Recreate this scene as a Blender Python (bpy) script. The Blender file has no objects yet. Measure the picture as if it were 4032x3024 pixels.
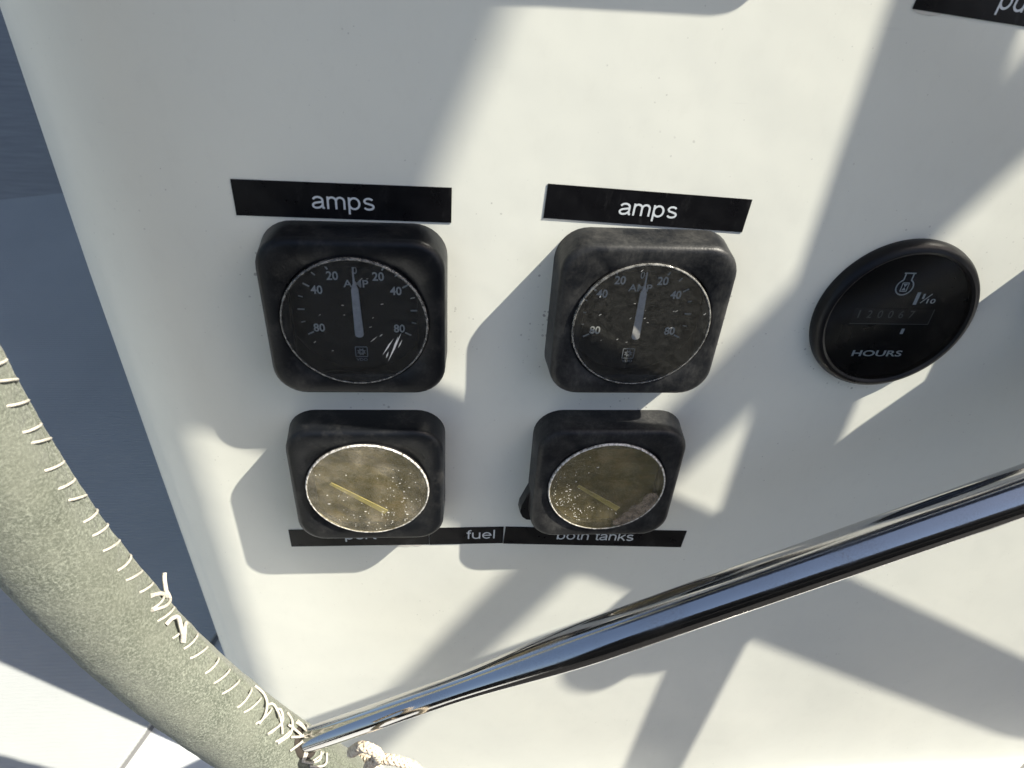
import bpy, bmesh, math, random
from mathutils import Vector, Matrix, noise as mnoise
random.seed(4)
MM = 0.001
S = bpy.context.scene
COL = S.collection

# ------------------------------------------------------------------ frames
# panel frame: u to the right, v up along the console face, n out of the face (mm);
# the console face leans back by BETA from the vertical.
BETA = math.radians(20)
SB, CB = math.sin(BETA), math.cos(BETA)
PANEL = Matrix(((1, 0, 0, 0), (0, SB, -CB, 0), (0, CB, SB, 0), (0, 0, 0, 1)))
def pw(u, v, n=0.0):
    return PANEL @ Vector((u * MM, v * MM, n * MM))

# ------------------------------------------------------------------ camera
F_PX, IW, IH = 2723.3, 4032, 3024
CAM = Vector((31.751, 123.429, 216.381))
rx, ry, rz = -0.632, -0.070, 0.057
RCAM = Matrix.Rotation(rz, 3, 'Z') @ Matrix.Rotation(ry, 3, 'Y') @ Matrix.Rotation(rx, 3, 'X')
cd = bpy.data.cameras.new('camera')
cam = bpy.data.objects.new('camera', cd); COL.objects.link(cam)
cd.sensor_width = 36; cd.lens = F_PX / IW * 36
cd.clip_start = 0.01; cd.clip_end = 200
cam.matrix_world = PANEL @ Matrix.Translation(CAM * MM) @ RCAM.to_4x4()
cd.dof.use_dof = True; cd.dof.focus_distance = 0.27; cd.dof.aperture_fstop = 22
S.camera = cam
def px(x, y, n):
    """photo pixel -> panel point at height n above the console face (mm)"""
    d = RCAM @ Vector(((x - IW / 2) / F_PX, -(y - IH / 2) / F_PX, -1))
    return CAM + d * ((n - CAM.z) / d.z)

# ------------------------------------------------------------------ light
SUNP = Vector((2.5, 3.07, 1.0)).normalized()          # towards the sun, panel frame
SUNW = (PANEL.to_3x3() @ SUNP).normalized()
world = bpy.data.worlds.new('World'); S.world = world; world.use_nodes = True
wn = world.node_tree.nodes; wl = world.node_tree.links
sky = wn.new('ShaderNodeTexSky'); sky.sky_type = 'NISHITA'; sky.sun_disc = False
sky.dust_density = 3.5; sky.air_density = 1.0; sky.ozone_density = 0.8
sky.sun_elevation = math.asin(SUNW.z)
sky.sun_rotation = math.atan2(SUNW.x, SUNW.y)
bg = wn['Background']; bg.inputs['Strength'].default_value = 0.090
wl.new(sky.outputs[0], bg.inputs['Color'])
sd = bpy.data.lights.new('sun', 'SUN'); sd.energy = 5.0; sd.angle = math.radians(0.53)
sd.color = (1.0, 0.945, 0.82)
sun = bpy.data.objects.new('sun', sd); COL.objects.link(sun)
sun.rotation_euler = SUNW.to_track_quat('Z', 'Y').to_euler()
sun.location = SUNW * 5
S.view_settings.view_transform = 'Standard'; S.view_settings.look = 'None'
S.view_settings.exposure = 0.97; S.view_settings.gamma = 1
S.view_settings.use_curve_mapping = False
S.render.engine = 'CYCLES'
S.render.resolution_x, S.render.resolution_y = 1024, 768
S.cycles.caustics_reflective = False; S.cycles.caustics_refractive = False
S.cycles.max_bounces = 10; S.cycles.transparent_max_bounces = 16

# ------------------------------------------------------------------ materials
class Mat:
    def __init__(s, name, col=(.8, .8, .8), rough=.5, metal=0., spec=.5, coat=0.):
        s.m = bpy.data.materials.new(name); s.m.use_nodes = True
        s.n = s.m.node_tree.nodes; s.l = s.m.node_tree.links
        s.b = s.n['Principled BSDF']; s.out = s.n['Material Output']
        i = s.b.inputs
        i['Base Color'].default_value = (*col, 1); i['Roughness'].default_value = rough
        i['Metallic'].default_value = metal; i['Specular IOR Level'].default_value = spec
        i['Coat Weight'].default_value = coat
        s.tc = s.n.new('ShaderNodeTexCoord').outputs['Object']
    def noise(s, scale, detail=3, rough=.55, stretch=None):
        t = s.n.new('ShaderNodeTexNoise'); t.inputs['Scale'].default_value = scale
        t.inputs['Detail'].default_value = detail; t.inputs['Roughness'].default_value = rough
        v = s.tc
        if stretch:
            mp = s.n.new('ShaderNodeMapping'); mp.inputs['Scale'].default_value = stretch
            s.l.new(v, mp.inputs[0]); v = mp.outputs[0]
        s.l.new(v, t.inputs['Vector']); return t.outputs['Fac']
    def voro(s, scale, out='Distance', rnd=1.0):
        t = s.n.new('ShaderNodeTexVoronoi'); t.inputs['Scale'].default_value = scale
        t.inputs['Randomness'].default_value = rnd
        s.l.new(s.tc, t.inputs['Vector']); return t.outputs[out]
    def ramp(s, fac, *stops):
        r = s.n.new('ShaderNodeValToRGB'); e = r.color_ramp.elements
        while len(e) < len(stops): e.new(.5)
        for k, (p, c) in zip(e, stops):
            k.position = p
            k.color = (c, c, c, 1) if isinstance(c, (int, float)) else (*c, 1)
        s.l.new(fac, r.inputs[0]); return r.outputs[0]
    def mix(s, fac, a, b):
        m = s.n.new('ShaderNodeMix'); m.data_type = 'RGBA'
        for sock, val in ((m.inputs[0], fac), (m.inputs[6], a), (m.inputs[7], b)):
            if isinstance(val, (int, float)): sock.default_value = val
            elif isinstance(val, tuple): sock.default_value = (*val, 1)
            else: s.l.new(val, sock)
        return m.outputs[2]
    def math(s, op, a, b=0.):
        m = s.n.new('ShaderNodeMath'); m.operation = op
        for sock, val in zip(m.inputs, (a, b)):
            if isinstance(val, (int, float)): sock.default_value = val
            else: s.l.new(val, sock)
        return m.outputs[0]
    def set(s, **k):
        for a, v in k.items():
            sock = s.b.inputs[a.replace('_', ' ')]
            if hasattr(v, 'links'): s.l.new(v, sock)
            else: sock.default_value = v
        return s
    def bump(s, h, dist, strength=1.):
        b = s.n.new('ShaderNodeBump'); b.inputs['Strength'].default_value = strength
        b.inputs['Distance'].default_value = dist
        s.l.new(h, b.inputs['Height']); s.l.new(b.outputs[0], s.b.inputs['Normal']); return s
    def shader(s, kind, **k):
        n = s.n.new('ShaderNodeBsdf' + kind)
        for a, v in k.items():
            sock = n.inputs[a]
            if hasattr(v, 'links'): s.l.new(v, sock)
            else: sock.default_value = v
        return n.outputs[0]
    def mixsh(s, fac, a, b):
        m = s.n.new('ShaderNodeMixShader')
        if hasattr(fac, 'links'): s.l.new(fac, m.inputs[0])
        else: m.inputs[0].default_value = fac
        s.l.new(a, m.inputs[1]); s.l.new(b, m.inputs[2]); return m.outputs[0]

# white gelcoat with specks of dirt and faint grime
g = Mat('white_gelcoat', (.72, .72, .69), .4, coat=0.)
big = g.ramp(g.noise(14, 4), (.35, (.755, .762, .685)), (.7, (.715, .724, .655)))
cellc = g.voro(620, 'Color'); celld = g.math('MULTIPLY', g.voro(620, 'Distance'), .8)
sep = g.n.new('ShaderNodeSeparateColor'); g.l.new(cellc, sep.inputs[0])
# size of each speck varies, only a few cells hold one
patch = g.ramp(g.noise(22, 3), (.42, 0.), (.68, 1.))
near = None
for gu, gv, gr in ((0, 0, 44), (98, 0, 44), (0, -78, 42), (97, -78, 42), (198, -1, 40)):
    dn = g.n.new('ShaderNodeVectorMath'); dn.operation = 'DISTANCE'; g.l.new(g.tc, dn.inputs[0]); dn.inputs[1].default_value = (gu * MM, gv * MM, 0)
    mr = g.n.new('ShaderNodeMapRange'); mr.inputs[1].default_value = gr * MM; mr.inputs[2].default_value = (gr - 12) * MM; g.l.new(dn.outputs['Value'], mr.inputs[0])
    near = mr.outputs[0] if near is None else g.math('MAXIMUM', near, mr.outputs[0])
patch = g.math('ADD', patch, g.math('MULTIPLY', near, 1.1))
thr = g.math('MULTIPLY', g.math('SUBTRACT', sep.outputs[0], g.math('SUBTRACT', .945, g.math('MULTIPLY', patch, .20))), .9)
warp = g.math('ADD', celld, g.math('MULTIPLY', g.noise(1100, 3), .26))
speck = g.ramp(g.math('SUBTRACT', g.math('ADD', thr, .17), warp), (.0, 0.), (.07, 1.))
speck = g.math('MULTIPLY', speck, g.math('GREATER_THAN', thr, .0))
smear = g.ramp(g.noise(160, 5, .7, (1, .55, 1)), (.52, 0.), (.85, .12))
base = g.mix(smear, big, (.50, .49, .44))
base = g.mix(g.math('MULTIPLY', speck, g.math('MULTIPLY', g.math('ADD', .12, g.math('MULTIPLY', sep.outputs[1], .42)), g.math('ADD', .75, g.math('MULTIPLY', near, .5)))), base, (.17, .16, .145))
hair = g.ramp(g.noise(900, 2, .5, (.06, 1, 1)), (.70, 0.), (.76, .14))
base = g.mix(g.math('MULTIPLY', hair, g.ramp(g.noise(30, 3), (.5, 0.), (.62, 1.))), base, (.45, .44, .41))
g.set(Base_Color=base, Roughness=g.ramp(g.noise(40, 4), (.3, .34), (.7, .48)))
g.bump(g.noise(35, 2), .0009, .35)
M_GEL = g.m

# light grey non-skid deck, ribs as fine relief
d = Mat('nonskid_deck', (.52, .54, .56), .55)
w = d.n.new('ShaderNodeTexWave'); w.wave_type = 'BANDS'; w.bands_direction = 'Y'
w.inputs['Scale'].default_value = 130; w.inputs['Distortion'].default_value = .2
d.l.new(d.tc, w.inputs['Vector'])
d.set(Base_Color=d.ramp(d.noise(9, 5), (.3, (.335, .35, .35)), (.7, (.395, .41, .405))))
d.bump(w.outputs['Fac'], .0010, .28); M_DECK = d.m
d = Mat('smooth_deck', (.62, .63, .63), .35, coat=.1)
d.set(Base_Color=d.ramp(d.noise(12, 4), (.3, (.52, .54, .55)), (.7, (.58, .595, .60)))); M_DECKS = d.m

M_SIDE = Mat('weathered_side_deck', (.26, .245, .22), .7); M_SIDE.set(Base_Color=M_SIDE.ramp(M_SIDE.noise(20, 5, .6, (1, 8, 1)), (.35, (.26, .265, .26)), (.65, (.32, .325, .315)))); M_SIDE = M_SIDE.m
M_SEAM = Mat('deck_caulk', (.17, .17, .17), .7).m
def plastic(name, col, dust, rough, lo, hi):
    p = Mat(name, col, rough, spec=.28)
    n = p.ramp(p.noise(75, 8, .74), (lo, 0.), (hi, 1.))
    n2 = p.ramp(p.noise(900, 3, .6, (1, .4, 1)), (.35, .35), (.75, 1.))
    p.set(Base_Color=p.mix(p.math('MULTIPLY', n, n2), col, dust),
          Roughness=p.ramp(p.noise(80, 4), (.3, rough - .1), (.7, rough + .12)))
    p.bump(p.noise(1300, 2), .0002, .3)
    return p.m
M_BEZ = plastic('black_bezel_plastic', (.006, .007, .009), (.070, .068, .064), .36, .50, .84)
M_BEZD = plastic('chalky_black_plastic', (.009, .010, .012), (.115, .112, .104), .42, .40, .90)
M_HM = plastic('gloss_black_plastic', (.006, .006, .007), (.04, .037, .034), .33, .6, .85)
M_DIAL = plastic('dial_black', (.012, .012, .012), (.03, .03, .028), .6, .5, .8)
M_WELL = Mat('dial_well', (.012, .012, .013), .5).m
M_MARK = Mat('dial_print', (.80, .81, .77), .6).m
M_LOGO = Mat('dial_logo_print', (.50, .53, .55), .6).m
M_NEED = Mat('pointer_white', (.62, .60, .57), .5)
M_NEED.set(Base_Color=M_NEED.ramp(M_NEED.noise(700, 3), (.3, (.78, .76, .74)), (.6, (.93, .91, .89)))); M_NEED = M_NEED.m
M_NEEDY = Mat('pointer_yellowed', (.56, .52, .24), .5).m
fd = Mat('stained_dial', (.2, .16, .06), .7)
fd.set(Base_Color=fd.ramp(fd.noise(60, 5, .7), (.36, (.060, .056, .022)), (.52, (.135, .112, .045)), (.66, (.25, .19, .105)))); M_FDIAL = fd.m

M_PRINT = Mat('hour_meter_print', (.88, .92, .86), .5).m
M_DIGIT = Mat('counter_digit', (.17, .18, .17), .5).m
M_DRUM = Mat('counter_drum', (.014, .014, .014), .35).m
v = Mat('black_vinyl_tape', (.010, .010, .011), .32, spec=.25)
sc = v.ramp(v.noise(260, 5, .7, (1, .35, 1)), (.56, 0.), (.8, 1.))
v.set(Base_Color=v.mix(sc, (.005, .005, .006), (.026, .026, .027)), Roughness=v.ramp(v.noise(120, 4), (.3, .22), (.7, .5)))
v.bump(v.noise(90, 3), .0004, .3); M_TAPE = v.m
M_TEXT = Mat('tape_lettering', (.62, .66, .68), .5).m
M_TAPEW = Mat('tape_backing', (.60, .58, .52), .6).m

# clear lens: light passes straight through a thin pane, fresnel gloss and dust film
def lens(name, tint, film, filmcol, rough, bumpd=None):
    L = Mat(name)
    lw = L.n.new('ShaderNodeFresnel'); lw.inputs['IOR'].default_value = 1.49
    tr = L.shader('Transparent', Color=(*tint, 1))
    gl = L.shader('Glossy', Color=(1, 1, 1, 1), Roughness=rough)
    df = L.shader('Diffuse', Color=filmcol if hasattr(filmcol, 'links') else (*filmcol, 1))
    f = L.ramp(L.noise(420, 6, .7), (.4, film[0]), (.72, film[1]))
    body = L.mixsh(f, tr, df)
    L.l.new(L.mixsh(lw.outputs[0], body, gl), L.out.inputs['Surface'])
    return L
M_LENS = lens('clear_lens', (.95, .955, .95), (.03, .075), (.50, .49, .44), .05).m
M_RING = lens('clear_lens_rim', (.60, .60, .58), (.10, .55), (.62, .61, .57), .08).m
def fogged(name, dark, light):
    L = Mat(name)
    fr = L.n.new('ShaderNodeFresnel'); fr.inputs['IOR'].default_value = 1.5
    b1 = L.noise(330, 5, .7); cells = L.voro(520, 'Distance')
    cc = L.n.new('ShaderNodeSeparateColor'); L.l.new(L.voro(520, 'Color'), cc.inputs[0])
    pit = L.math('MULTIPLY', L.math('LESS_THAN', L.math('ADD', cells, L.math('MULTIPLY', L.noise(1900, 2), .25)), .36),
                 L.math('GREATER_THAN', cc.outputs[0], .62))
    h = L.math('ADD', L.math('MULTIPLY', b1, .8), L.math('MULTIPLY', pit, .5))
    bp = L.n.new('ShaderNodeBump'); bp.inputs['Strength'].default_value = 1.; bp.inputs['Distance'].default_value = .0011
    L.l.new(h, bp.inputs['Height'])
    col = L.ramp(L.noise(95, 6, .75), (.38, dark), (.62, light))
    tr = L.shader('Transparent', Color=(.93, .885, .69, 1))
    df = L.shader('Diffuse', Color=col, Normal=bp.outputs[0])
    gl = L.shader('Glossy', Color=(1, 1, 1, 1), Roughness=.16, Normal=bp.outputs[0])
    L.l.new(bp.outputs[0], fr.inputs['Normal'])
    f = L.ramp(L.noise(110, 4), (.34, .20), (.68, .52))
    body = L.mixsh(f, tr, df)
    L.l.new(L.mixsh(L.math('MINIMUM', L.math('ADD', fr.outputs[0], .02), .13), body, gl), L.out.inputs['Surface'])
    return L.m
M_REFLPATCH = lens('lens_reflection_paint', (.9, .85, .75), (.30, .85), (.40, .33, .25), .2).m  # colour of the reflection painted on the right fuel lens
M_FOG = fogged('fogged_amber_lens_sunlit', (.17, .145, .07), (.46, .40, .28))  # paler fog colour carries the sunlight on this lens
M_FOG2 = fogged('fogged_olive_lens_shaded', (.105, .09, .035), (.27, .225, .12))  # darker fog colour carries the shade on this lens
c = Mat('crazed_lens_rim', (.62, .60, .55), .22, spec=.9)
c.set(Base_Color=c.ramp(c.noise(800, 4, .7), (.35, (.15, .13, .10)), (.60, (.85, .83, .78)))).bump(c.noise(900, 3), .0006, .8)
M_CRAZE = c.m
M_SCR = Mat('lens_scratch', (.80, .80, .77), .6).m
M_DUST = Mat('lens_fleck', (.82, .80, .74), .5).m
hl = lens('hour_meter_lens', (.95, .95, .95), (.0, .010), (.4, .4, .4), .17); M_HML = hl.m

st = Mat('polished_stainless', (.62, .61, .60), .07, metal=1.)
dirt = st.ramp(st.noise(45, 5, .6), (.42, 0.), (.72, 1.)); fine = st.noise(2400, 3, .7)
st.set(Roughness=st.mix(st.math('MULTIPLY', dirt, fine), (.055,) * 3, (.42,) * 3),
       Base_Color=st.mix(st.math('MULTIPLY', dirt, st.ramp(fine, (.45, 0.), (.6, .5))), (.62, .61, .60), (.28, .24, .19)))
st.bump(fine, .00004, .25); M_STEEL = st.m

su = Mat('sage_suede', (.30, .32, .24), .95, spec=.15)
f1 = su.noise(1150, 5, .72); f2 = su.noise(60, 4)
a = su.ramp(f1, (.34, (.062, .070, .054)), (.50, (.135, .149, .118)), (.66, (.285, .304, .252)))
b_ = su.mix(su.ramp(f2, (.38, 0.), (.66, .55)), a, (.20, .21, .17))
b_ = su.mix(su.ramp(su.noise(24, 4, .6), (.45, 0.), (.75, .45)), b_, (.095, .10, .075))
su.set(Base_Color=b_, Sheen_Weight=.15, Sheen_Roughness=.5).bump(f1, .0006, .75); M_SUEDE = su.m
th = Mat('waxed_thread', (.74, .71, .63), .8)
th.set(Base_Color=th.ramp(th.noise(1500, 3), (.35, (.38, .355, .30)), (.65, (.60, .575, .51)))).bump(th.noise(2600, 2), .0002, .6); M_THREAD = th.m
M_GAP = Mat('seam_gap', (.035, .028, .022), .9).m
co = Mat('braided_cord', (.62, .54, .42), .85)
co.set(Base_Color=co.ramp(co.noise(900, 3), (.35, (.45, .36, .26)), (.6, (.74, .66, .53)))); M_CORD = co.m
M_CHAR = Mat('blocker_charcoal', (.013, .013, .014), .85, spec=.2).m
ca = Mat('navy_canvas', (.020, .028, .055), .9)
ca.bump(ca.noise(1500, 2), .0004, .5); M_CANVAS = ca.m

# ------------------------------------------------------------------ mesh helpers
def link(name, mesh, mat, parent=None, smooth=True, loc=None):
    if mat is not None and not mesh.materials: mesh.materials.append(mat)
    if smooth:
        for p in mesh.polygons: p.use_smooth = True
    o = bpy.data.objects.new(name, mesh); COL.objects.link(o)
    if parent: o.parent = parent
    if loc is not None: o.location = Vector(loc) * MM
    return o
def bm_mesh(name, bm, sharp=math.radians(40)):
    bmesh.ops.recalc_face_normals(bm, faces=bm.faces)
    for e in bm.edges:
        if len(e.link_faces) == 2 and e.calc_face_angle(0) > sharp: e.smooth = False
    me = bpy.data.meshes.new(name); bm.to_mesh(me); bm.free(); return me
def mesh(name, verts, faces):
    me = bpy.data.meshes.new(name)
    me.from_pydata([tuple(c * MM for c in v) for v in verts], [], faces); me.update(); return me
def loft(name, rings, close=True, cap0=False, cap1=False, sharp=40):
    """rings: list of equally long loops of (x,y,z) in mm"""
    bm = bmesh.new(); R = [[bm.verts.new(Vector(p) * MM) for p in r] for r in rings]
    n = len(rings[0])
    for a, b in zip(R, R[1:]):
        for i in range(n if close else n - 1):
            bm.faces.new((a[i], a[(i + 1) % n], b[(i + 1) % n], b[i]))
    if cap0: bm.faces.new(R[0])
    if cap1: bm.faces.new(R[-1])
    return bm_mesh(name, bm, math.radians(sharp))
def circ(r, z, n=72, cx=0, cy=0):
    return [(cx + r * math.cos(2 * math.pi * i / n), cy + r * math.sin(2 * math.pi * i / n), z) for i in range(n)]
def rsq(hx, hy, r, z, k=9):
    pts = []
    for cx, cy, a0 in ((hx - r, hy - r, 0), (-hx + r, hy - r, 90), (-hx + r, -hy + r, 180), (hx - r, -hy + r, 270)):
        for i in range(k):
            a = math.radians(a0 + 90 * i / (k - 1)); pts.append((cx + r * math.cos(a), cy + r * math.sin(a), z))
    return pts
def tube(name, pts, rad, sides=10, cap=True, sharp=60):
    pts = [Vector(p) for p in pts]; rings = []; up = None
    for i, p in enumerate(pts):
        t = (pts[min(i + 1, len(pts) - 1)] - pts[max(i - 1, 0)]).normalized()
        if up is None: up = t.orthogonal().normalized()
        up = (up - t * up.dot(t)).normalized(); s = t.cross(up)
        r = rad(i / (len(pts) - 1)) if callable(rad) else rad
        rings.append([p + (up * math.cos(2 * math.pi * k / sides) + s * math.sin(2 * math.pi * k / sides)) * r for k in range(sides)])
    return loft(name, rings, True, cap, cap, sharp)
def smooth_path(pts, k=8):
    pts = [Vector(p) for p in pts]; out = []
    P = [pts[0] * 2 - pts[1]] + pts + [pts[-1] * 2 - pts[-2]]
    for i in range(1, len(P) - 2):
        for j in range(k):
            t = j / k; a, b, c, d = P[i - 1:i + 3]
            out.append(.5 * ((2 * b) + (c - a) * t + (2 * a - 5 * b + 4 * c - d) * t * t + (3 * b - a - 3 * c + d) * t ** 3))
    return out + [pts[-1]]
def empty(name, u, v, n=0., rot=0.):
    o = bpy.data.objects.new(name, None); COL.objects.link(o); o.empty_display_size = .02
    o.matrix_world = PANEL @ Matrix.Translation(Vector((u, v, n)) * MM) @ Matrix.Rotation(rot, 4, 'Z'); return o
def tag(o, label=None, cat=None, group=None, kind=None):
    for k, x in (('label', label), ('category', cat), ('group', group), ('kind', kind)):
        if x: o[k] = x
    return o
def text(name, s, x0, x1, ybot, ytop, z, mat, parent, shear=0., bold=0.):
    """flat lettering fitted to a box (mm) in the parent's frame"""
    cu = bpy.data.curves.new('txt', 'FONT'); cu.body = s; cu.resolution_u = 4; cu.offset = bold; cu.shear = shear
    t = bpy.data.objects.new('txt', cu); COL.objects.link(t)
    dg = bpy.context.evaluated_depsgraph_get(); dg.update()
    me = bpy.data.meshes.new_from_object(t.evaluated_get(dg)); bpy.data.objects.remove(t); bpy.data.curves.remove(cu)
    xs = [q.co.x for q in me.vertices]; ys = [q.co.y for q in me.vertices]
    ax, bx, ay, by = min(xs), max(xs), min(ys), max(ys)
    for q in me.vertices:
        q.co = Vector((x0 + (q.co.x - ax) / (bx - ax) * (x1 - x0), ybot + (q.co.y - ay) / (by - ay) * (ytop - ybot), z)) * MM
    me.materials.clear()
    return link(name, me, mat, parent, smooth=False)
def arc(cx, cy, rx, ry, a0, a1, k=10):
    return [(cx + rx * math.cos(math.radians(a0 + (a1 - a0) * i / k)), cy + ry * math.sin(math.radians(a0 + (a1 - a0) * i / k))) for i in range(k + 1)]
# even-weight sans letters: x-height 1, stroke centre lines, advance width
GLYPH = {
 'a': (1.02, [arc(.44, .68, .33, .26, 165, 0, 9) + [(.77, .16), (.80, .08), (.90, .07)], [(.77, .58), (.55, .53), (.30, .48)] + arc(.33, .27, .25, .20, 110, 270, 9) + [(.52, .10), (.70, .22), (.77, .36)]]),
 'm': (1.50, [[(.12, 0), (.12, 1.0)], [(.12, .55)] + arc(.41, .64, .29, .30, 170, 0, 9) + [(.70, 0)], [(.70, .55)] + arc(.99, .64, .29, .30, 170, 0, 9) + [(1.28, 0)]]),
 'n': (1.02, [[(.12, 0), (.12, 1.0)], [(.12, .50)] + arc(.46, .60, .34, .34, 170, 0, 10) + [(.80, 0)]]),
 'h': (1.02, [[(.12, 0), (.12, 1.38)], [(.12, .50)] + arc(.46, .60, .34, .34, 170, 0, 10) + [(.80, 0)]]),
 'u': (1.02, [[(.80, 1.0), (.80, 0)], [(.80, .45)] + arc(.46, .40, .34, .34, 350, 180, 10) + [(.12, 1.0)]]),
 'p': (1.06, [[(.12, 1.0), (.12, -.38)], arc(.48, .50, .37, .44, 172, -172, 20)]),
 'b': (1.06, [[(.12, 0), (.12, 1.38)], arc(.48, .50, .37, .44, 172, -172, 20)]),
 'o': (1.06, [arc(.50, .50, .40, .44, 0, 360, 22)]),
 'e': (1.04, [[(.11, .53), (.89, .53)] + arc(.50, .50, .39, .44, 6, 320, 20)]),
 's': (.96, [arc(.45, .71, .30, .23, 25, 180, 8) + [(.22, .58), (.45, .51), (.70, .43)] + arc(.46, .28, .33, .22, 30, -160, 9)]),
 'f': (.56, [[(.26, 0), (.26, 1.12)] + arc(.46, 1.12, .20, .20, 180, 95, 6)[1:] + [(.54, 1.315)], [(.06, .93), (.50, .93)]]),
 't': (.56, [[(.26, 1.24), (.26, .22)] + arc(.42, .22, .16, .16, 180, 265, 6)[1:] + [(.52, .065)], [(.06, .93), (.50, .93)]]),
 'l': (.36, [[(.18, 0), (.18, 1.38)]]),
 'r': (.64, [[(.12, 0), (.12, 1.0)], [(.12, .52)] + arc(.46, .56, .34, .37, 165, 85, 6) + [(.58, .93)]]),
 'k': (.94, [[(.12, 0), (.12, 1.38)], [(.80, .97), (.15, .36)], [(.37, .58), (.84, 0)]]),
 ' ': (.52, []),
}
def sans(name, word, x0, x1, base, xh, z, mat, parent, w=.162):
    adv = sum(GLYPH[c][0] for c in word) - .2; sx = (x1 - x0) / adv; x = x0 - .10 * sx; verts = []; faces = []
    lv = 0
    for c in word:
        a, strokes = GLYPH[c]
        for st_ in strokes:
            P = [Vector((x + px_ * sx, base + py_ * xh)) for px_, py_ in st_]; hw = w * xh / 2; lv += 1
            closed = (P[0] - P[-1]).length < 1e-4
            k0 = len(verts)
            for i, p in enumerate(P):
                pa = P[i - 1] if i else (P[-2] if closed else p); pb = P[i + 1] if i < len(P) - 1 else (P[1] if closed else p)
                d1 = (p - pa).normalized() if (p - pa).length > 1e-6 else (pb - p).normalized(); d2 = (pb - p).normalized() if (pb - p).length > 1e-6 else d1
                t = (d1 + d2).normalized() if (d1 + d2).length > .2 else d2; nrm = Vector((-t.y, t.x)); m_ = min(1.6, 1 / max(.5, nrm.dot(Vector((-d2.y, d2.x)))))
                for sg in (1, -1): q = p + nrm * hw * m_ * sg; verts.append((q.x, q.y, z + .003 * (lv % 5)))
            for i in range(len(P) - 1): faces.append((k0 + 2 * i, k0 + 2 * i + 1, k0 + 2 * i + 3, k0 + 2 * i + 2))
        x += a * sx
    return link(name, mesh(name, verts, faces), mat, parent, smooth=False)
def polys(name, plist, z, mat, parent, t=.06):
    """thin printed marks: each polygon a slab t mm thick"""
    bm = bmesh.new()
    for P in plist:
        lo = [bm.verts.new(Vector((x, y, z)) * MM) for x, y in P]; hi = [bm.verts.new(Vector((x, y, z + t)) * MM) for x, y in P]
        bm.faces.new(hi); k = len(P)
        for i in range(k): bm.faces.new((lo[i], lo[(i + 1) % k], hi[(i + 1) % k], hi[i]))
    return link(name, bm_mesh(name, bm), mat, parent, smooth=False)
def bar(x0, y0, x1, y1, w0, w1=None):
    w1 = w0 if w1 is None else w1
    dx, dy = x1 - x0, y1 - y0; L = math.hypot(dx, dy); nx, ny = -dy / L, dx / L
    return [(x0 + nx * w0 / 2, y0 + ny * w0 / 2), (x0 - nx * w0 / 2, y0 - ny * w0 / 2), (x1 - nx * w1 / 2, y1 - ny * w1 / 2), (x1 + nx * w1 / 2, y1 + ny * w1 / 2)]

# ------------------------------------------------------------------ deck and console
DZ = -350.0                                            # deck height, mm
def flat(name, x0, x1, y0, y1, z, mat, skew=0., t=0):
    me = mesh(name, [(x0, y0, z), (x1, y0, z), (x1 + skew, y1, z), (x0 + skew, y1, z)], [(0, 1, 2, 3)])
    return link(name, me, mat, smooth=False)
deck = tag(flat('deck', -4000, 4000, -4000, 4000, DZ - 4, M_DECKS), kind='structure')
# raised non-skid field left of the console, its edge a small rounded step
pad = [(-1600, -1000), (-677, -1000), (-60, 122), (-60, 520), (-1600, 180)]
pc = Vector((-700, -100))
rings = [[(pc.x + (x - pc.x) * k, pc.y + (y - pc.y) * k, DZ + z) for x, y in pad] for k, z in ((1, -4.5), (1, -1.2), (.9993, -.3), (.998, 0))]
np_ = link('nonskid_pad', loft('nonskid_pad', rings, True, False, True), M_DECK, smooth=False); tag(np_, kind='structure')
sd_ = (Vector((-60, 122)) - Vector((-677, -1000))).normalized(); sn_ = Vector((sd_.y, -sd_.x))
a_, b_s = Vector((-677, -1000)) + sn_ * .4, Vector((-60, 122)) + sn_ * .4
sidek = link('side_deck', mesh('side_deck', [(-2500, 60, DZ - .5), (-400, 395, DZ - .5), (-60, 440, DZ - .5), (-60, 3000, DZ - .5), (-2500, 3000, DZ - .5)], [(0, 1, 2, 3, 4)]), M_SIDE, smooth=False); tag(sidek, kind='structure')
seam_o = link('deck_seam', mesh('deck_seam', [(a_.x, a_.y, DZ - 2), ((a_ + sn_ * 2.6).x, (a_ + sn_ * 2.6).y, DZ - 2), ((b_s + sn_ * 2.6).x, (b_s + sn_ * 2.6).y, DZ - 2), (b_s.x, b_s.y, DZ - 2)], [(0, 1, 2, 3)]), M_SEAM, smooth=False); tag(seam_o, kind='structure')

# console: face, rounded left edge with a moulded crease, side wall; lofted along v
def console_profile(v):
    r = 42.0; uc = -62.5 + (0.016 * (-v) if v < 0 else .004 * -v)
    k = min(1., max(0., (-v - 10) / 190.0))            # crease fades in down the edge
    fl = max(0., (-v - 362) / 20.0); flare = 8 * fl * fl  # cove where it meets the deck
    pts = []
    for u in (760, 500, 400, 300, 250, 200, 150, 100, 50, 0, -30, -45): pts.append((u, v, flare))
    for i in range(0, 37):
        a = math.radians(90 * i / 36)
        rr = r
        for a0, w, hgt in ((47, 3.0, .75), (39, 4.0, -.45), (31, 3.0, .25)):
            rr += hgt * k * math.exp(-((math.degrees(a) - a0 - 6 * (1 - k)) / w) ** 2)
        pts.append((uc - (rr + flare) * math.sin(a) , v, -r + rr * math.cos(a) + flare * (math.cos(a))))
    pts += [(uc - r - flare, v, -120), (uc - r - flare, v, -1900)]
    return pts
vs = [-385 + 5 * i for i in range(15)] + [-300 + 12.5 * i for i in range(39)] + [185, 195]
rings = [console_profile(v) for v in vs]
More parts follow.
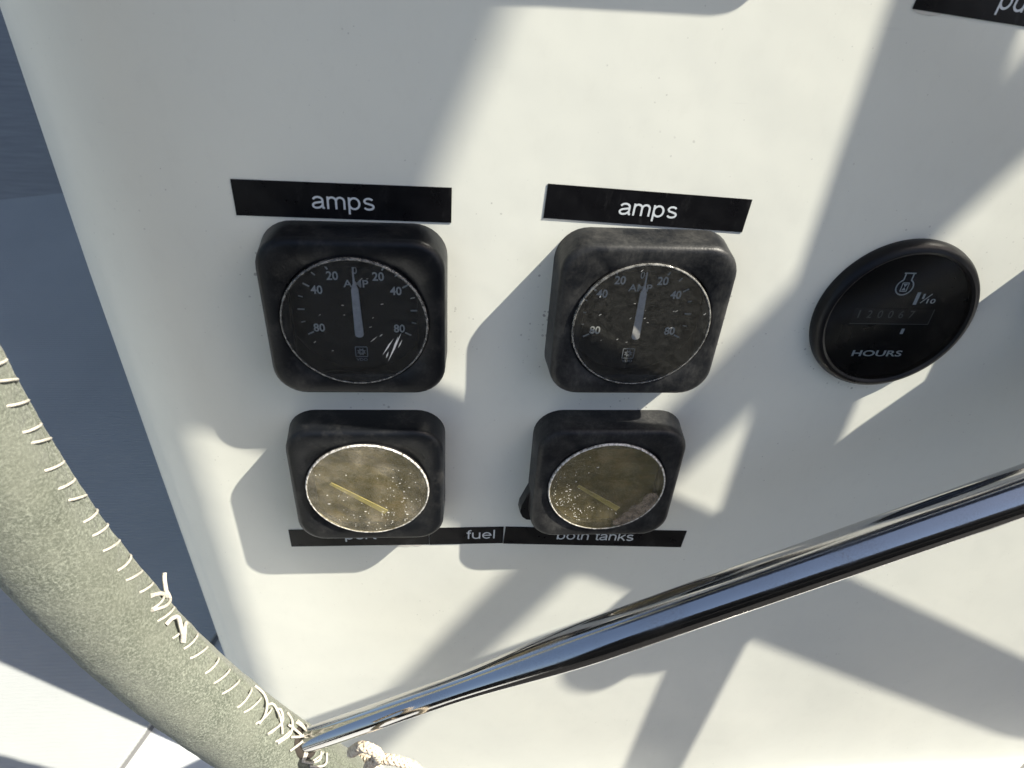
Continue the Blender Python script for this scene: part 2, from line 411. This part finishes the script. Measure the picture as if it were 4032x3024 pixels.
for a in (15, 30, 45, 60, 75, 90):                     # rounded top edge rolling back
    q = math.radians(a); base = console_profile(195)
    rings.append([(u + (0 if u > -50 else 20 * (1 - math.cos(q))), 195 + 40 * math.sin(q), min(n, 0) * 1.0 - 40 * (1 - math.cos(q))) for u, v, n in base])
rings.append([(u if u > -50 else -62, 235, -1880 if i < len(rings[0]) else 0) for i, (u, v, n) in enumerate(console_profile(195))])
con = link('helm_console', loft('helm_console', rings, close=False, sharp=60), M_GEL)
con.matrix_world = PANEL
tag(con, 'white moulded fibreglass helm console with rounded left edge', 'console')

# ------------------------------------------------------------------ tape labels
def tape_label(u, v, w, h, rot, words, box, label, skew=0., name='tape_label', group=None, cutr=0., cutl=0.):
    """u,v = bottom-left corner"""
    root = empty(name, u, v, .0, rot)
    nx = 12; rings = []
    lo = [(cutl + (w - cutl - cutr * 0) * i / nx, 0) for i in range(nx + 1)]
    P = [(0 + cutl, 0), (w - cutr, 0), (w, h), (0, h)]
    z = .28
    me = loft('tape', [[(x, y, .02) for x, y in P], [(x, y, z) for x, y in P]], True, False, True)
    link('tape', me, M_TAPE, root, smooth=False)
    if words: sans('lettering', words, box[0], box[1], box[2], box[3], z + .04, M_TEXT, root)
    return tag(root, label, 'label', group)
tape_label(-36.4, 32.2, 68.5, 11.8, math.radians(-.55), 'amps', (24.5, 43.8, 3.25, 4.15),
           'black tape label reading amps above the ammeter with the scratched lens')
tape_label(62.45, 34.05, 69.1, 11.6, math.radians(-2.7), 'amps', (25.2, 44.7, 3.15, 4.1),
           'black tape label reading amps above the ammeter beside the hour meter')
tape_label(-39.3, -126.0, 62.0, 10.95, 0, 'port', (24.6, 38.0, 4.4, 4.2),
           'black tape label reading port, half hidden under a fuel gauge')
tape_label(22.9, -126.1, 33.9, 11.0, math.radians(.3), 'fuel', (17.2, 30.0, 3.5, 4.15),
           'short black tape label reading fuel between the two fuel gauges')
tape_label(57.0, -126.25, 86.2, 11.4, math.radians(-3.1), 'both tanks', (25.0, 61.4, 3.9, 4.15),
           'long black tape label reading both tanks under a fuel gauge')
pl = tape_label(164.2, 100.4, 69.0, 11.6, math.radians(-4.6), 'pump', (25.4, 44.6, 3.3, 4.15),
           'peeling black tape label reading pump high on the console')
polys('torn_backing', [[(0, .3), (-.5, -.55), (33, -.42), (62, -.35), (68.6, .2)]], .04, M_TAPEW, [o for o in COL.objects if o.name == 'tape_label.001'][0], .1)
# torn paper backing showing at two label ends
tb = [(-2, -.2), (3, -.9), (8, -1.3), (12, -1.9), (14.5, -1.2), (17, -1.6), (19.5, -.4), (23, .2), (23, .8), (-2, .6)]
torn = polys('torn_backing', [[(x + 40.0, y + .2) for x, y in tb]], .04, M_TAPEW, [o for o in COL.objects if o.name == 'tape_label.002'][0], .1)
polys('torn_backing', [[(0, .6), (.3, -.3), (2.2, -.9), (6, -1.1), (9.2, -.5), (10, .4)]], .04, M_TAPEW, pl, .1)

# ------------------------------------------------------------------ square gauges
BD = 12.8
def bezel_mesh():
    rings = [rsq(30.9, 30.9, 11.5, 0), rsq(30.75, 30.75, 11.5, 2), rsq(30.25, 30.25, 11.0, BD - 2.4)]
    for a in (22, 45, 68, 90):
        q = math.radians(a); e = 2.3 * (1 - math.cos(q))
        rings.append(rsq(30.2 - e, 30.2 - e, 11.0 - e * .7, BD - 2.3 + 2.3 * math.sin(q)))
    m = len(rings[-1])
    ang = [math.atan2(y, x) for x, y, z in rings[-1]]
    for r, z in ((25.3, BD), (25.0, BD - .35), (24.9, BD - 2)):
        rings.append([(r * math.cos(t), r * math.sin(t), z) for t in ang])
    return loft('bezel', rings, True, sharp=50)
BEZ = bezel_mesh(); BEZ2 = BEZ.copy(); BEZ.materials.append(M_BEZ); BEZ2.materials.append(M_BEZD)
WELL = loft('dial_well', [circ(24.85, BD + .6), circ(24.2, 4.2)], sharp=50)
DIAL = loft('dial', [circ(24.3, 4.0), circ(24.3, 4.3), circ(.01, 4.3)], sharp=30)
FDIAL = loft('dial', [circ(24.2, BD - 3), circ(24.2, BD - 2.7), circ(.01, BD - 2.7)], sharp=30)
def lens_mesh(rough=0.):
    rg = [circ(23.9, BD + 1.0), circ(18, BD + 1.08), circ(12, BD + 1.14), circ(6, BD + 1.18), circ(.01, BD + 1.2)]
    return loft('lens', rg)
LENS = lens_mesh(); FOGLENS = [lens_mesh(), lens_mesh()]
def ring_mesh(wob):
    rings = []
    for r, z in ((24.6, BD - .6), (24.55, BD + .5), (24.4, BD + .95), (24.15, BD + 1.12), (23.95, BD + 1.1), (23.8, BD + .95)):
        rg = circ(r, z, 144)
        if wob: rg = [(x * (1 + wob * random.uniform(-1, 1)), y * (1 + wob * random.uniform(-1, 1)), zz + 9 * wob * random.uniform(-1, 1)) for x, y, zz in rg]
        rings.append(rg)
    return loft('lens_rim', rings)
RING = ring_mesh(0)

def ship_wheel(cx, cy, r):
    P = []
    for k in range(8):
        a = math.radians(45 * k + 22.5); P.append(bar(cx + .25 * r * math.cos(a), cy + .25 * r * math.sin(a), cx + r * math.cos(a), cy + r * math.sin(a), .16 * r))
    for k in range(16):
        a, b = math.radians(22.5 * k), math.radians(22.5 * (k + 1)); P.append(bar(cx + .66 * r * math.cos(a), cy + .66 * r * math.sin(a), cx + .66 * r * math.cos(b), cy + .66 * r * math.sin(b), .17 * r))
    return P
def ammeter(u, v, label, chalky, lean, scratched):
    root = empty('ammeter', u, v)
    link('bezel', BEZ2 if chalky else BEZ, None, root)
    link('dial_well', WELL, M_WELL, root)
    dial = link('dial', DIAL, M_DIAL, root)
    z = 4.34; ticks = []
    for k in range(-8, 9):
        a = math.radians(90 - k * 14.8); r0 = 18.1 if k % 2 == 0 else 18.9
        ticks.append(bar(r0 * math.cos(a), r0 * math.sin(a), 20.5 * math.cos(a), 20.5 * math.sin(a), .55 if k % 2 == 0 else .42))
    polys('scale_mark', ticks, z, M_MARK, dial)
    for s, k in (('80', -8), ('40', -4), ('20', -2), ('20', 2), ('40', 4), ('80', 8)):
        a = math.radians(90 - k * 14.6); cx, cy = 15.6 * math.cos(a), 15.4 * math.sin(a)
        text('numeral', s, cx - 1.95, cx + 1.95, cy - 1.65, cy + 1.65, z + .03, M_MARK, dial, bold=.02)
    text('numeral', '0', -.7, .7, 14.2, 17.0, z + .03, M_MARK, dial, bold=.012)
    text('lettering', 'AMP', -4.2, 4.2, 9.2, 12.0, z + .03, M_MARK, dial, bold=.012)
    e = polys('emblem', [bar(-2.1, -14.9, 2.1, -14.9, .28), bar(-2.1, -19.1, 2.1, -19.1, .28), bar(-2.1, -15.04, -2.1, -18.96, .28), bar(2.1, -15.04, 2.1, -18.96, .28)] + ship_wheel(0, -17, 1.55), z, M_LOGO, dial)
    text('lettering', 'VDO', -2.0, 2.0, -20.9, -19.8, z + .03, M_LOGO, dial, bold=.01)
    nd = polys('pointer', [[(-1.5, -8.6), (-1.2, -9.25), (-.5, -9.6), (.5, -9.6), (1.2, -9.25), (1.5, -8.6), (1.2, 9.2), (.3, 12.2), (.2, 19.2), (-.2, 19.2), (-.3, 12.2), (-1.2, 9.2)]], 5.9, M_NEED, root, .45)
    nd.location.x = lean * MM; nd.rotation_euler.z = math.radians(.3 if lean > .3 else 1.0)
    lo = link('lens', LENS, M_LENS, root); link('lens_rim', RING, M_RING, root)
    rnd = random.Random(7 if scratched else 11)
    S_ = []
    if scratched:
        for x0, y0, x1, y1, w in ((11.2, -17.2, 16.3, -5.2, .34), (9.4, -14.6, 13.6, -7.6, .26), (12.7, -13.5, 15.2, -6.6, .22), (11.0, -12.2, 12.2, -9.3, .2), (5.6, -9.2, 8.2, -6.8, .12), (8.8, -7.0, 10.0, -5.8, .12), (14.9, -11.6, 16.5, -8.0, .16), (10.6, -15.8, 11.6, -13.0, .24)):
            x0 -= .9; x1 -= .9; y0 += 2.6; y1 += 2.6; w *= 1.35
            S_.append([(x0, y0), (x0 + .45 * (x1 - x0) + w * .8, y0 + .45 * (y1 - y0)), (x1, y1), (x0 + .5 * (x1 - x0) - w * .9, y0 + .5 * (y1 - y0))])
    for i in range(16 if not scratched else 10):
        t, r = rnd.uniform(0, 6.28), 22 * math.sqrt(rnd.random()); x, y = r * math.cos(t), r * math.sin(t); L = rnd.uniform(.3, 1.0); q = rnd.uniform(.0, 1.1)
        S_.append(bar(x, y, x + L * math.cos(q), y + L * math.sin(q), rnd.uniform(.06, .14)))
    polys('scratch', S_, BD + 1.22, M_SCR, root, .02)
    return tag(root, label, 'gauge')
ammeter(0, 0, 'square black ammeter with white scratches across its lens', False, -.1, True)
ammeter(98.3, .3, 'square chalky black ammeter with dust-flecked lens, beside the hour meter', True, .95, False)

def fuel_gauge(u, v, label, fog, chalky, needle, seed):
    root = empty('fuel_gauge', u, v)
    link('bezel', BEZ2 if chalky else BEZ, None, root)
    link('dial_well', WELL, M_WELL, root); link('dial', FDIAL, M_FDIAL, root)
    x0, y0, x1, y1 = needle
    polys('pointer', [bar(x0, y0, x1, y1, 1.3, 2.5)], BD + .2, M_NEEDY, root, .4)
    link('lens', FOGLENS.pop(), fog, root)
    random.seed(seed); link('lens_rim', ring_mesh(.004), M_CRAZE, root)
    rnd = random.Random(seed); F = []
    for i in range(95):
        if seed == 21: t, r = rnd.gauss(-1.1, 1.0), 22.3 * math.sqrt(rnd.uniform(.1, 1))
        else: t, r = rnd.gauss(3.6, .7), 22.3 * math.sqrt(rnd.uniform(.25, 1))
        x, y = r * math.cos(t), r * math.sin(t); L = rnd.uniform(.15, .6) * (1 if rnd.random() < .85 else 2.2); q = rnd.choice((rnd.uniform(-.5, .1), rnd.uniform(0, 3)))
        w = rnd.uniform(.05, .17)
        F.append([(x - L / 2 * math.cos(q), y - L / 2 * math.sin(q)), (x + w * math.sin(q), y - w * math.cos(q)), (x + L / 2 * math.cos(q), y + L / 2 * math.sin(q)), (x - w * math.sin(q), y + w * math.cos(q))])
    polys('blister', F, BD + 1.12, M_DUST, root, .12)
    return tag(root, label, 'gauge')
fuel_gauge(-.77, -78, 'square black fuel gauge with fogged amber lens over the port label', M_FOG, False, (-14.5, 4.0, 6.7, -12.6), 21)
rf = fuel_gauge(97, -77.9, 'square black fuel gauge with fogged olive lens over the both tanks label', M_FOG2, True, (-12.2, 1.3, 6.7, -12.6), 33)
refl = [(23.7 * math.cos(math.radians(a)), 23.7 * math.sin(math.radians(a))) for a in range(-72, -7, 5)]
polys('painted_reflection', [refl + [(21.2, -2.6), (19.4, -2.4), (17.6, -3.3), (16.4, -5.0), (16.3, -7.4), (15.0, -9.2), (12.6, -9.7), (11.4, -11.2), (11.2, -13.2), (8.8, -14.6), (7.6, -17.2), (5.4, -19.0), (5.6, -21.4)]], BD + 1.06, M_REFLPATCH, rf, .05)  # pale patch laid on the lens in place of a reflection
gk = loft('gasket_tab', [[(x, y, 0) for x, y in ((-29, -8), (-30.5, -8.5), (-34.2, -19), (-34.6, -23), (-33.4, -26.6), (-31, -28.6), (-29, -28.8))],
                         [(x, y, 4.5) for x, y in ((-29, -8), (-30.3, -9), (-33.6, -19), (-34, -23), (-32.8, -26), (-30.8, -27.8), (-29, -28))]], True, False, True)
link('gasket_tab', gk, M_BEZ, rf)
# instruments of the same console that stand beyond the frame and throw their shadows into it
def plain_gauge(name, u, v, hx, hy, h, label):
    root = empty(name, u, v)
    rings = [rsq(hx + .8, hy + .8, 11.5, 0), rsq(hx, hy, 11, h - 3), rsq(hx - 1, hy - 1, 10, h - .8), rsq(hx - 3, hy - 3, 8.5, h)]
    link('bezel', loft('bezel', rings, True, False, True), M_BEZ, root)
    link('lens', loft('lens', [rsq(hx - 8, hy - 8, 6, h - 1), rsq(hx - 8, hy - 8, 6, h + .6), rsq(hx - 9.5, hy - 9.5, 5, h + 1)], True, False, True), M_HML, root)
    return tag(root, label, 'gauge')
plain_gauge('engine_gauge', 292, 20, 30, 30, 16, 'square black engine gauge on the far side of the hour meter')
plain_gauge('display_unit', 92, 187, 56, 55, 12.8, 'wide black display unit above the amps labels')

# ------------------------------------------------------------------ hour meter
hm = empty('hour_meter', 198.2, -.8)
prof = [(30.9, 0), (31.1, .8), (30.9, 2.4), (30.2, 4.0), (29.0, 5.0), (27.9, 5.2), (27.0, 4.6)]
link('bezel', loft('bezel', [circ(r, z, 96) for r, z in prof] + [circ(26.7, 3.0, 96), circ(26.7, 2.4, 96)]), M_HM, hm)
hf = link('face', loft('face', [circ(27.0, 2.6, 96), circ(.01, 2.6, 96)]), M_HM, hm)
zf = 2.64
polys('window_frame', [bar(-17.0, -2.6, 14.4, -2.6, .3), bar(14.3, -2.45, 14.3, 3.9, .3)], zf, M_DIGIT, hf)
polys('counter_drum', [[(-16.8, -2.4), (14.1, -2.4), (14.1, 3.9), (-16.8, 3.9)]], zf - .02, M_DRUM, hf, .05)
for i, ch in enumerate('120067'):
    x = -14.6 + i * 4.15; hw_ = .28 if ch == '1' else .95; text('digit', ch, x - hw_, x + hw_, -.1, 3.2, zf + .08, M_DIGIT, hf, bold=.01)
text('lettering', 'HOURS', -11.0, 9.4, -17.3, -14.5, zf + .05, M_PRINT, hf, bold=.022)
polys('scale_mark', [bar(5.3, 11.0, 5.3, 5.8, 1.35), bar(5.4, -4.6, 5.4, -7.0, 1.25)], zf, M_PRINT, hf)
text('lettering', '1', 7.2, 8.1, 8.3, 10.4, zf + .05, M_PRINT, hf, bold=.02)
text('lettering', '10', 9.6, 13.0, 6.4, 8.4, zf + .05, M_PRINT, hf, bold=.02)
polys('fraction_bar', [bar(7.3, 6.5, 10.6, 10.4, .35)], zf, M_PRINT, hf)
ic = []
cx, cy, r = -1.4, 13.0, 3.2
for k in range(20):
    a, b = math.radians(118 + 304 * k / 20), math.radians(118 + 304 * (k + 1) / 20)
    ic.append(bar(cx + r * math.cos(a), cy + r * math.sin(a), cx + r * math.cos(b), cy + r * math.sin(b), .5))
ic += [bar(cx - 1.5, cy + 2.8, cx - 1.5, cy + 5.6, .5), bar(cx + 1.5, cy + 2.8, cx + 1.5, cy + 5.6, .5), bar(cx - 2.2, cy + 5.6, cx + 2.2, cy + 5.6, .5)]
ic += [bar(cx - 1.2, cy - 1.7, cx + 1.2, cy - 1.7, .35), bar(cx - 1.2, cy + 1.7, cx + 1.2, cy + 1.7, .35), bar(cx - 1.2, cy - 1.7, cx - 1.2, cy + 1.7, .35), bar(cx + 1.2, cy - 1.7, cx + 1.2, cy + 1.7, .35)]
ic += [[(cx - .8, cy - 1.3), (cx + .8, cy - 1.3), (cx, cy)], [(cx - .8, cy + 1.3), (cx, cy), (cx + .8, cy + 1.3)]]
polys('engine_symbol', ic, zf, M_PRINT, hf)
link('lens', loft('lens', [circ(26.9, 4.3, 96), circ(20, 4.5, 96), circ(10, 4.65, 96), circ(.01, 4.7, 96)]), M_HML, hm)
tag(hm, 'round glossy black engine hour meter reading HOURS', 'hour meter')

# ------------------------------------------------------------------ steering wheel
WC = Vector((335.1, 32.64, 62.7)); WR, WT = 435.8, 16.0
wheel = empty('steering_wheel', *WC)
def er(f): return Vector((math.cos(f), math.sin(f), 0))
def rimpt(fdeg, pdeg, r):
    f, q = math.radians(fdeg), math.radians(pdeg)
    return er(f) * WR + (er(f) * -math.cos(q) + Vector((0, 0, 1)) * math.sin(q)) * r
def seam(f):                                           # cross-section angle where the cover's edges meet
    return -20 + max(0., min(20., (f - 196) * 1.25)) - 6 * (f < 198)
# rim tube bare for the rest, sage suede cover over the near part
rings = []
N = 300
for i in range(N + 1):
    f = 217.5 + (360 - 217.5 + 150) * i / N
    rings.append([rimpt(f, 360 * k / 20, 12.5) for k in range(20)])
link('rim', loft('rim', rings, True, True, True, 80), M_STEEL, wheel)
rings = []
K = 96; f0, f1 = 148.0, 216.2
steps = 420
for i in range(steps + 1):
    f = f0 + (f1 - f0) * i / steps; ring = []
    sm = seam(f)
    for k in range(K):
        a = sm + 360 * k / K
        dlt = (a - sm + 180) % 360 - 180
        r = WT - 1.0 * math.exp(-(dlt / 3.0) ** 2)                       # open seam
        r += .45 * math.exp(-((abs(dlt) - 8) / 5.0) ** 2)                 # turned lips
        r -= .35 * math.exp(-((dlt - 21) / 9.0) ** 2) * (.5 + .5 * math.cos(math.radians(f * 360)))  # pull of each stitch
        p = er(math.radians(f)) * WR
        nz = mnoise.noise(Vector((f * .8, a * .035, 0))) * .35 + mnoise.noise(Vector((f * 3.1, a * .12, 7))) * .16
        r += nz
        e = (f1 - f) / (f1 - f0) * steps
        if e < 6: r -= 1.8 * (1 - e / 6) ** 2
        ring.append(rimpt(f, a, r))
    rings.append(ring)
cover = link('rim_cover', loft('rim_cover', rings, True, True, True, 80), M_SUEDE, wheel)
# stitches, one arc of thread each
for i in range(62):
    f = 150.4 + i * 1.0 + random.uniform(-.07, .07)
    if abs(f - 210) < 1.0 or f > 212.5 or abs(f - 198.0) < .45: continue
    late = max(0., f - 195)
    pa, pb = -36 + late * 2.0 + random.uniform(-4, 4), 4 + late * 1.45 + random.uniform(-3, 3)
    pts = []
    for j in range(9):
        t = j / 8; a = pa + (pb - pa) * t
        ff = f + .35 - (.85 + .2 * math.sin(i * 2.3)) * t
        h = WT - .35 + 1.15 * math.sin(math.pi * min(1, t * 1.02)) ** .5
        pts.append(rimpt(ff, a, h))
    link('stitch', tube('stitch', pts, .45, 7), M_THREAD, cover)
# loose tails, knots and crossed lashings of the thread; given as (rim angle, section angle, height over the rim)
def lash(name, lst, rad=.55):
    pts = smooth_path([rimpt(f, a, WT + h) for f, a, h in lst], 6)
    return link(name, tube(name, pts, rad, 7), M_THREAD, cover)
lash('thread_tail', [(195.6, -8, .3), (196.2, -22, 1.0), (196.9, -33, .7), (196.8, -42, 1.6), (196.5, -49, 3.4), (196.3, -52, 5.0)], .8)
lash('thread_tail', [(196.0, 6, .3), (196.6, -10, 1.1), (197.2, -34, .8), (196.9, -42, 1.6)], .6)
lash('thread_knot', [(197.2, 5, .3), (197.2, -2, 1.6), (197.5, -8, 2.2), (197.9, -3, 2.0), (198.3, 2, 1.6), (198.6, 6, .6)], .8)
lash('thread_knot', [(198.8, -26, .3), (198.4, -16, 1.1), (198.5, -2, 1.1), (198.8, 4, .3)], .6)
for L in ([(205.1, -27, .3), (205.7, -20, 1.1), (206.0, -8, 1.3), (206.05, 8, 1.2), (206.0, 20, .4)],
          [(206.2, -10, .6), (206.6, -14, 1.3), (207.2, -4, 1.5), (207.6, 6, 1.2), (207.9, 12, .5)],
          [(206.9, -12, .3), (207.3, -14, 1.3), (207.5, 2, 1.4), (206.9, 24, .4)],
          [(208.2, -24, .3), (208.4, -10, 1.2), (208.4, 8, 1.3), (207.9, 26, .4)],
          [(208.2, -4, .5), (208.9, 0, 1.7), (209.5, 4, 2.2), (210.1, 12, 1.6), (210.3, 26, .5)],
          [(209.1, -22, .5), (209.4, -10, 2.2), (209.5, 4, 2.4), (209.0, 25, .4)],
          [(209.9, -26, .5), (209.6, -12, 2.6), (209.3, 2, 2.4), (208.6, 10, .8)],
          [(208.9, -16, .5), (209.3, -8, 2.5), (209.9, -2, 2.0), (210.0, 14, 1.2), (210.2, 27, .4)],
          [(211.4, 2, .4), (211.3, 14, 1.4), (210.8, 23, 1.2), (210.2, 27, .3)],
          [(211.9, -1, .4), (211.9, 14, 1.3), (211.5, 22, 1.1), (210.9, 27, .3)]):
    lash('lashing', L)
# spokes: slender at the rim, full section towards the hub
for k in range(6):
    a = math.radians(210 + 60 * k)
    def rad(t):                                        # t: 0 at hub, 1 at rim
        x = t * (WR - 30) + 30
        s = min(1., max(0., (x - 285) / 75.0)); s = s * s * (3 - 2 * s)
        return 8.2 * (1 - s) + 5.1 * s
    pts = [er(a) * (30 + (WR - 36) * i / 60) + Vector((0, 0, .024 * (WR - 36) * i / 60 if k == 1 else 0)) for i in range(61)]
    sp = link('spoke', tube('spoke', pts, rad, 40), M_STEEL, wheel)
# dark gap where the spoke passes through the cover
gp = []
for j in range(5):
    ring = []
    for k in range(28):
        t = 2 * math.pi * k / 28; R_ = 5.0 + j * .55
        ring.append(rimpt(210 + math.degrees((R_ * 1.05 * math.cos(t)) / (WR - WT)), math.degrees(R_ * math.sin(t) / WT), WT + (.9, 1.1, .95, .7, .2)[j]))
    gp.append(ring)
link('seam_gap', loft('seam_gap', gp), M_GAP, wheel)
hub = link('hub', loft('hub', [circ(24, -20), circ(38, -14), circ(40, -8), circ(40, 10), circ(36, 15), circ(20, 17), circ(18, 26), circ(.01, 28)]), M_STEEL, wheel)
tag(wheel, 'yacht steering wheel with sage suede stitched rim cover and polished steel spokes', 'steering wheel')
# wheel shaft housing on the console
ws = empty('shaft_housing', WC.x, WC.y)
link('boss', loft('boss', [circ(52, 0), circ(50, 4), circ(45.5, 8), circ(44.5, 38), circ(40, 42), circ(15, 43), circ(15, 60)]), M_GEL, ws)
tag(ws, 'white round shaft housing behind the steering wheel hub', 'housing')

# ------------------------------------------------------------------ cord tied round the rim
def cord_mesh(pts, R, pitch, strands=4):
    """plaited cord: strands wound both ways round a path"""
    pts = smooth_path(pts, 14); bm = bmesh.new()
    L = [0.]
    for a, b in zip(pts, pts[1:]): L.append(L[-1] + (b - a).length)
    n = max(12, int(L[-1] / pitch * 14)); 
    def at(s):
        i = 0
        while i < len(L) - 2 and L[i + 1] < s: i += 1
        t = (s - L[i]) / max(1e-6, L[i + 1] - L[i]); return pts[i].lerp(pts[i + 1], min(1, max(0, t)))
    C_ = [at(L[-1] * i / n) for i in range(n + 1)]
    up = (C_[1] - C_[0]).orthogonal().normalized(); frames = []
    for i in range(n + 1):
        t = (C_[min(i + 1, n)] - C_[max(i - 1, 0)]).normalized(); up = (up - t * up.dot(t)).normalized(); frames.append((up.copy(), t.cross(up)))
    for sgn in (1, -1):
        for k in range(strands):
            ring0 = None
            for i in range(n + 1):
                s = L[-1] * i / n; th_ = sgn * 2 * math.pi * s / pitch + 2 * math.pi * k / strands
                lift = R * (1 + .12 * sgn * math.cos(4 * math.pi * s / pitch * strands / 2))
                o = C_[i] + (frames[i][0] * math.cos(th_) + frames[i][1] * math.sin(th_)) * lift * .72
                ring = [bm.verts.new((o + (frames[i][0] * math.cos(q * math.pi / 3) + frames[i][1] * math.sin(q * math.pi / 3)) * R * .46) * MM) for q in range(6)]
                if ring0:
                    for q in range(6): bm.faces.new((ring0[q], ring0[(q + 1) % 6], ring[(q + 1) % 6], ring[q]))
                ring0 = ring
    return bm_mesh('cord', bm, math.radians(80))
cordroot = empty('tied_cord', *WC)
wrap = []
for i in range(27):
    t = i / 26; wrap.append(rimpt(216.55 + 1.05 * t, -190 + 600 * t, 15.4 if t > .03 else 16))
link('wrap', cord_mesh(wrap, 2.1, 9.0), M_CORD, cordroot)
tailp = [Vector(px(x, y, n)) - WC for x, y, n in ((1385, 2962, 78), (1425, 2940, 82), (1478, 2958, 83), (1500, 2985, 83), (1555, 2994, 84), (1605, 3008, 84), (1645, 3036, 82), (1670, 3100, 76))]
link('tail', cord_mesh(tailp, 1.8, 7.5), M_CORD, cordroot)
tailq = [Vector(px(x, y, n)) - WC for x, y, n in ((1500, 2985, 80), (1462, 3005, 80), (1450, 3040, 79), (1470, 3100, 78))]
link('tail', cord_mesh(tailq, 1.8, 7.5), M_CORD, cordroot)
tag(cordroot, 'cream braided cord tied round the wheel rim at the end of its suede cover', 'cord')

# ------------------------------------------------------------------ unseen awning added overhead, its outline shaped to shade console and deck
def lift(u, v, z):
    """follow the sun's ray from a point of the face up to world height z (m)"""
    p = pw(u, v); return p + SUNW * ((z - p.z) / SUNW.z)
AZ = 0.95
c0 = lift(-2, -27, AZ); cr = lift(47, 92, AZ); cl = lift(-68, -35, AZ)
dr = (cr - c0).normalized(); dl = (cl - c0).normalized()
far = c0 + dr * .20; left = c0 + dl * 1.6
corners = [c0, far, far + Vector((.9, .18, 0)), far + Vector((.9, 2.2, 0)), left + Vector((0, 2.2, 0)), left]
aw = bpy.data.objects.new('added_awning', None); COL.objects.link(aw); aw.location = c0
lo_ = [(p - c0) for p in corners]
me = loft('canopy', [[(q.x * 1000, q.y * 1000, z) for q in lo_] for z in (0, 2.5)], True, True, True)
link('canopy', me, M_CANVAS, aw, smooth=False)
ta, tb_ = lift(201, 56, AZ - .06), lift(37, -213, AZ - .06)
dt = (tb_ - ta).normalized(); A_, B_ = ta - dt * .9, tb_ + dt * .8
link('added_frame_tube', tube('added_frame_tube', [((A_ - c0) + (B_ - A_) * (i / 12)) * 1000 for i in range(13)], lambda t: 18.5 - 8.5 * t, 24), M_STEEL, aw)
tag(aw, 'unseen navy canvas awning on a steel tube frame, added above the helm for its shade', 'awning')

# unseen dark mat and bench, added to darken the spoke's reflections and cut bounce
mat_ = link('added_floor_mat', loft('added_floor_mat', [rsq(700, 355, 30, z, 5) for z in (0, 8)] , True, False, True), M_CHAR); mat_.location = (.70, -.52, (DZ - 3) * MM)
tag(mat_, 'unseen dark mat added at the foot of the console to darken reflections', 'mat')
hs = bpy.data.objects.new('added_bench', None); COL.objects.link(hs); hs.location = (.45, -1.15, DZ * MM)
link('added_seat_base', loft('added_seat_base', [rsq(850, 260, 30, z) for z in (-2, 300)], True, False, True), M_CHAR, hs)
link('added_cushion', loft('added_cushion', [rsq(840, 255, 40, 302), rsq(850, 262, 40, 330), rsq(850, 262, 40, 370), rsq(830, 245, 40, 395)], True, True, True), M_CHAR, hs)
bk = link('added_backrest', loft('added_backrest', [rsq(840, 45, 40, 400), rsq(850, 55, 45, 440), rsq(850, 55, 45, 960), rsq(835, 40, 35, 1000)], True, True, True), M_CHAR, hs); bk.location.y = -.2
tag(hs, 'unseen charcoal bench added behind the helm to darken reflections and block sky light', 'bench')
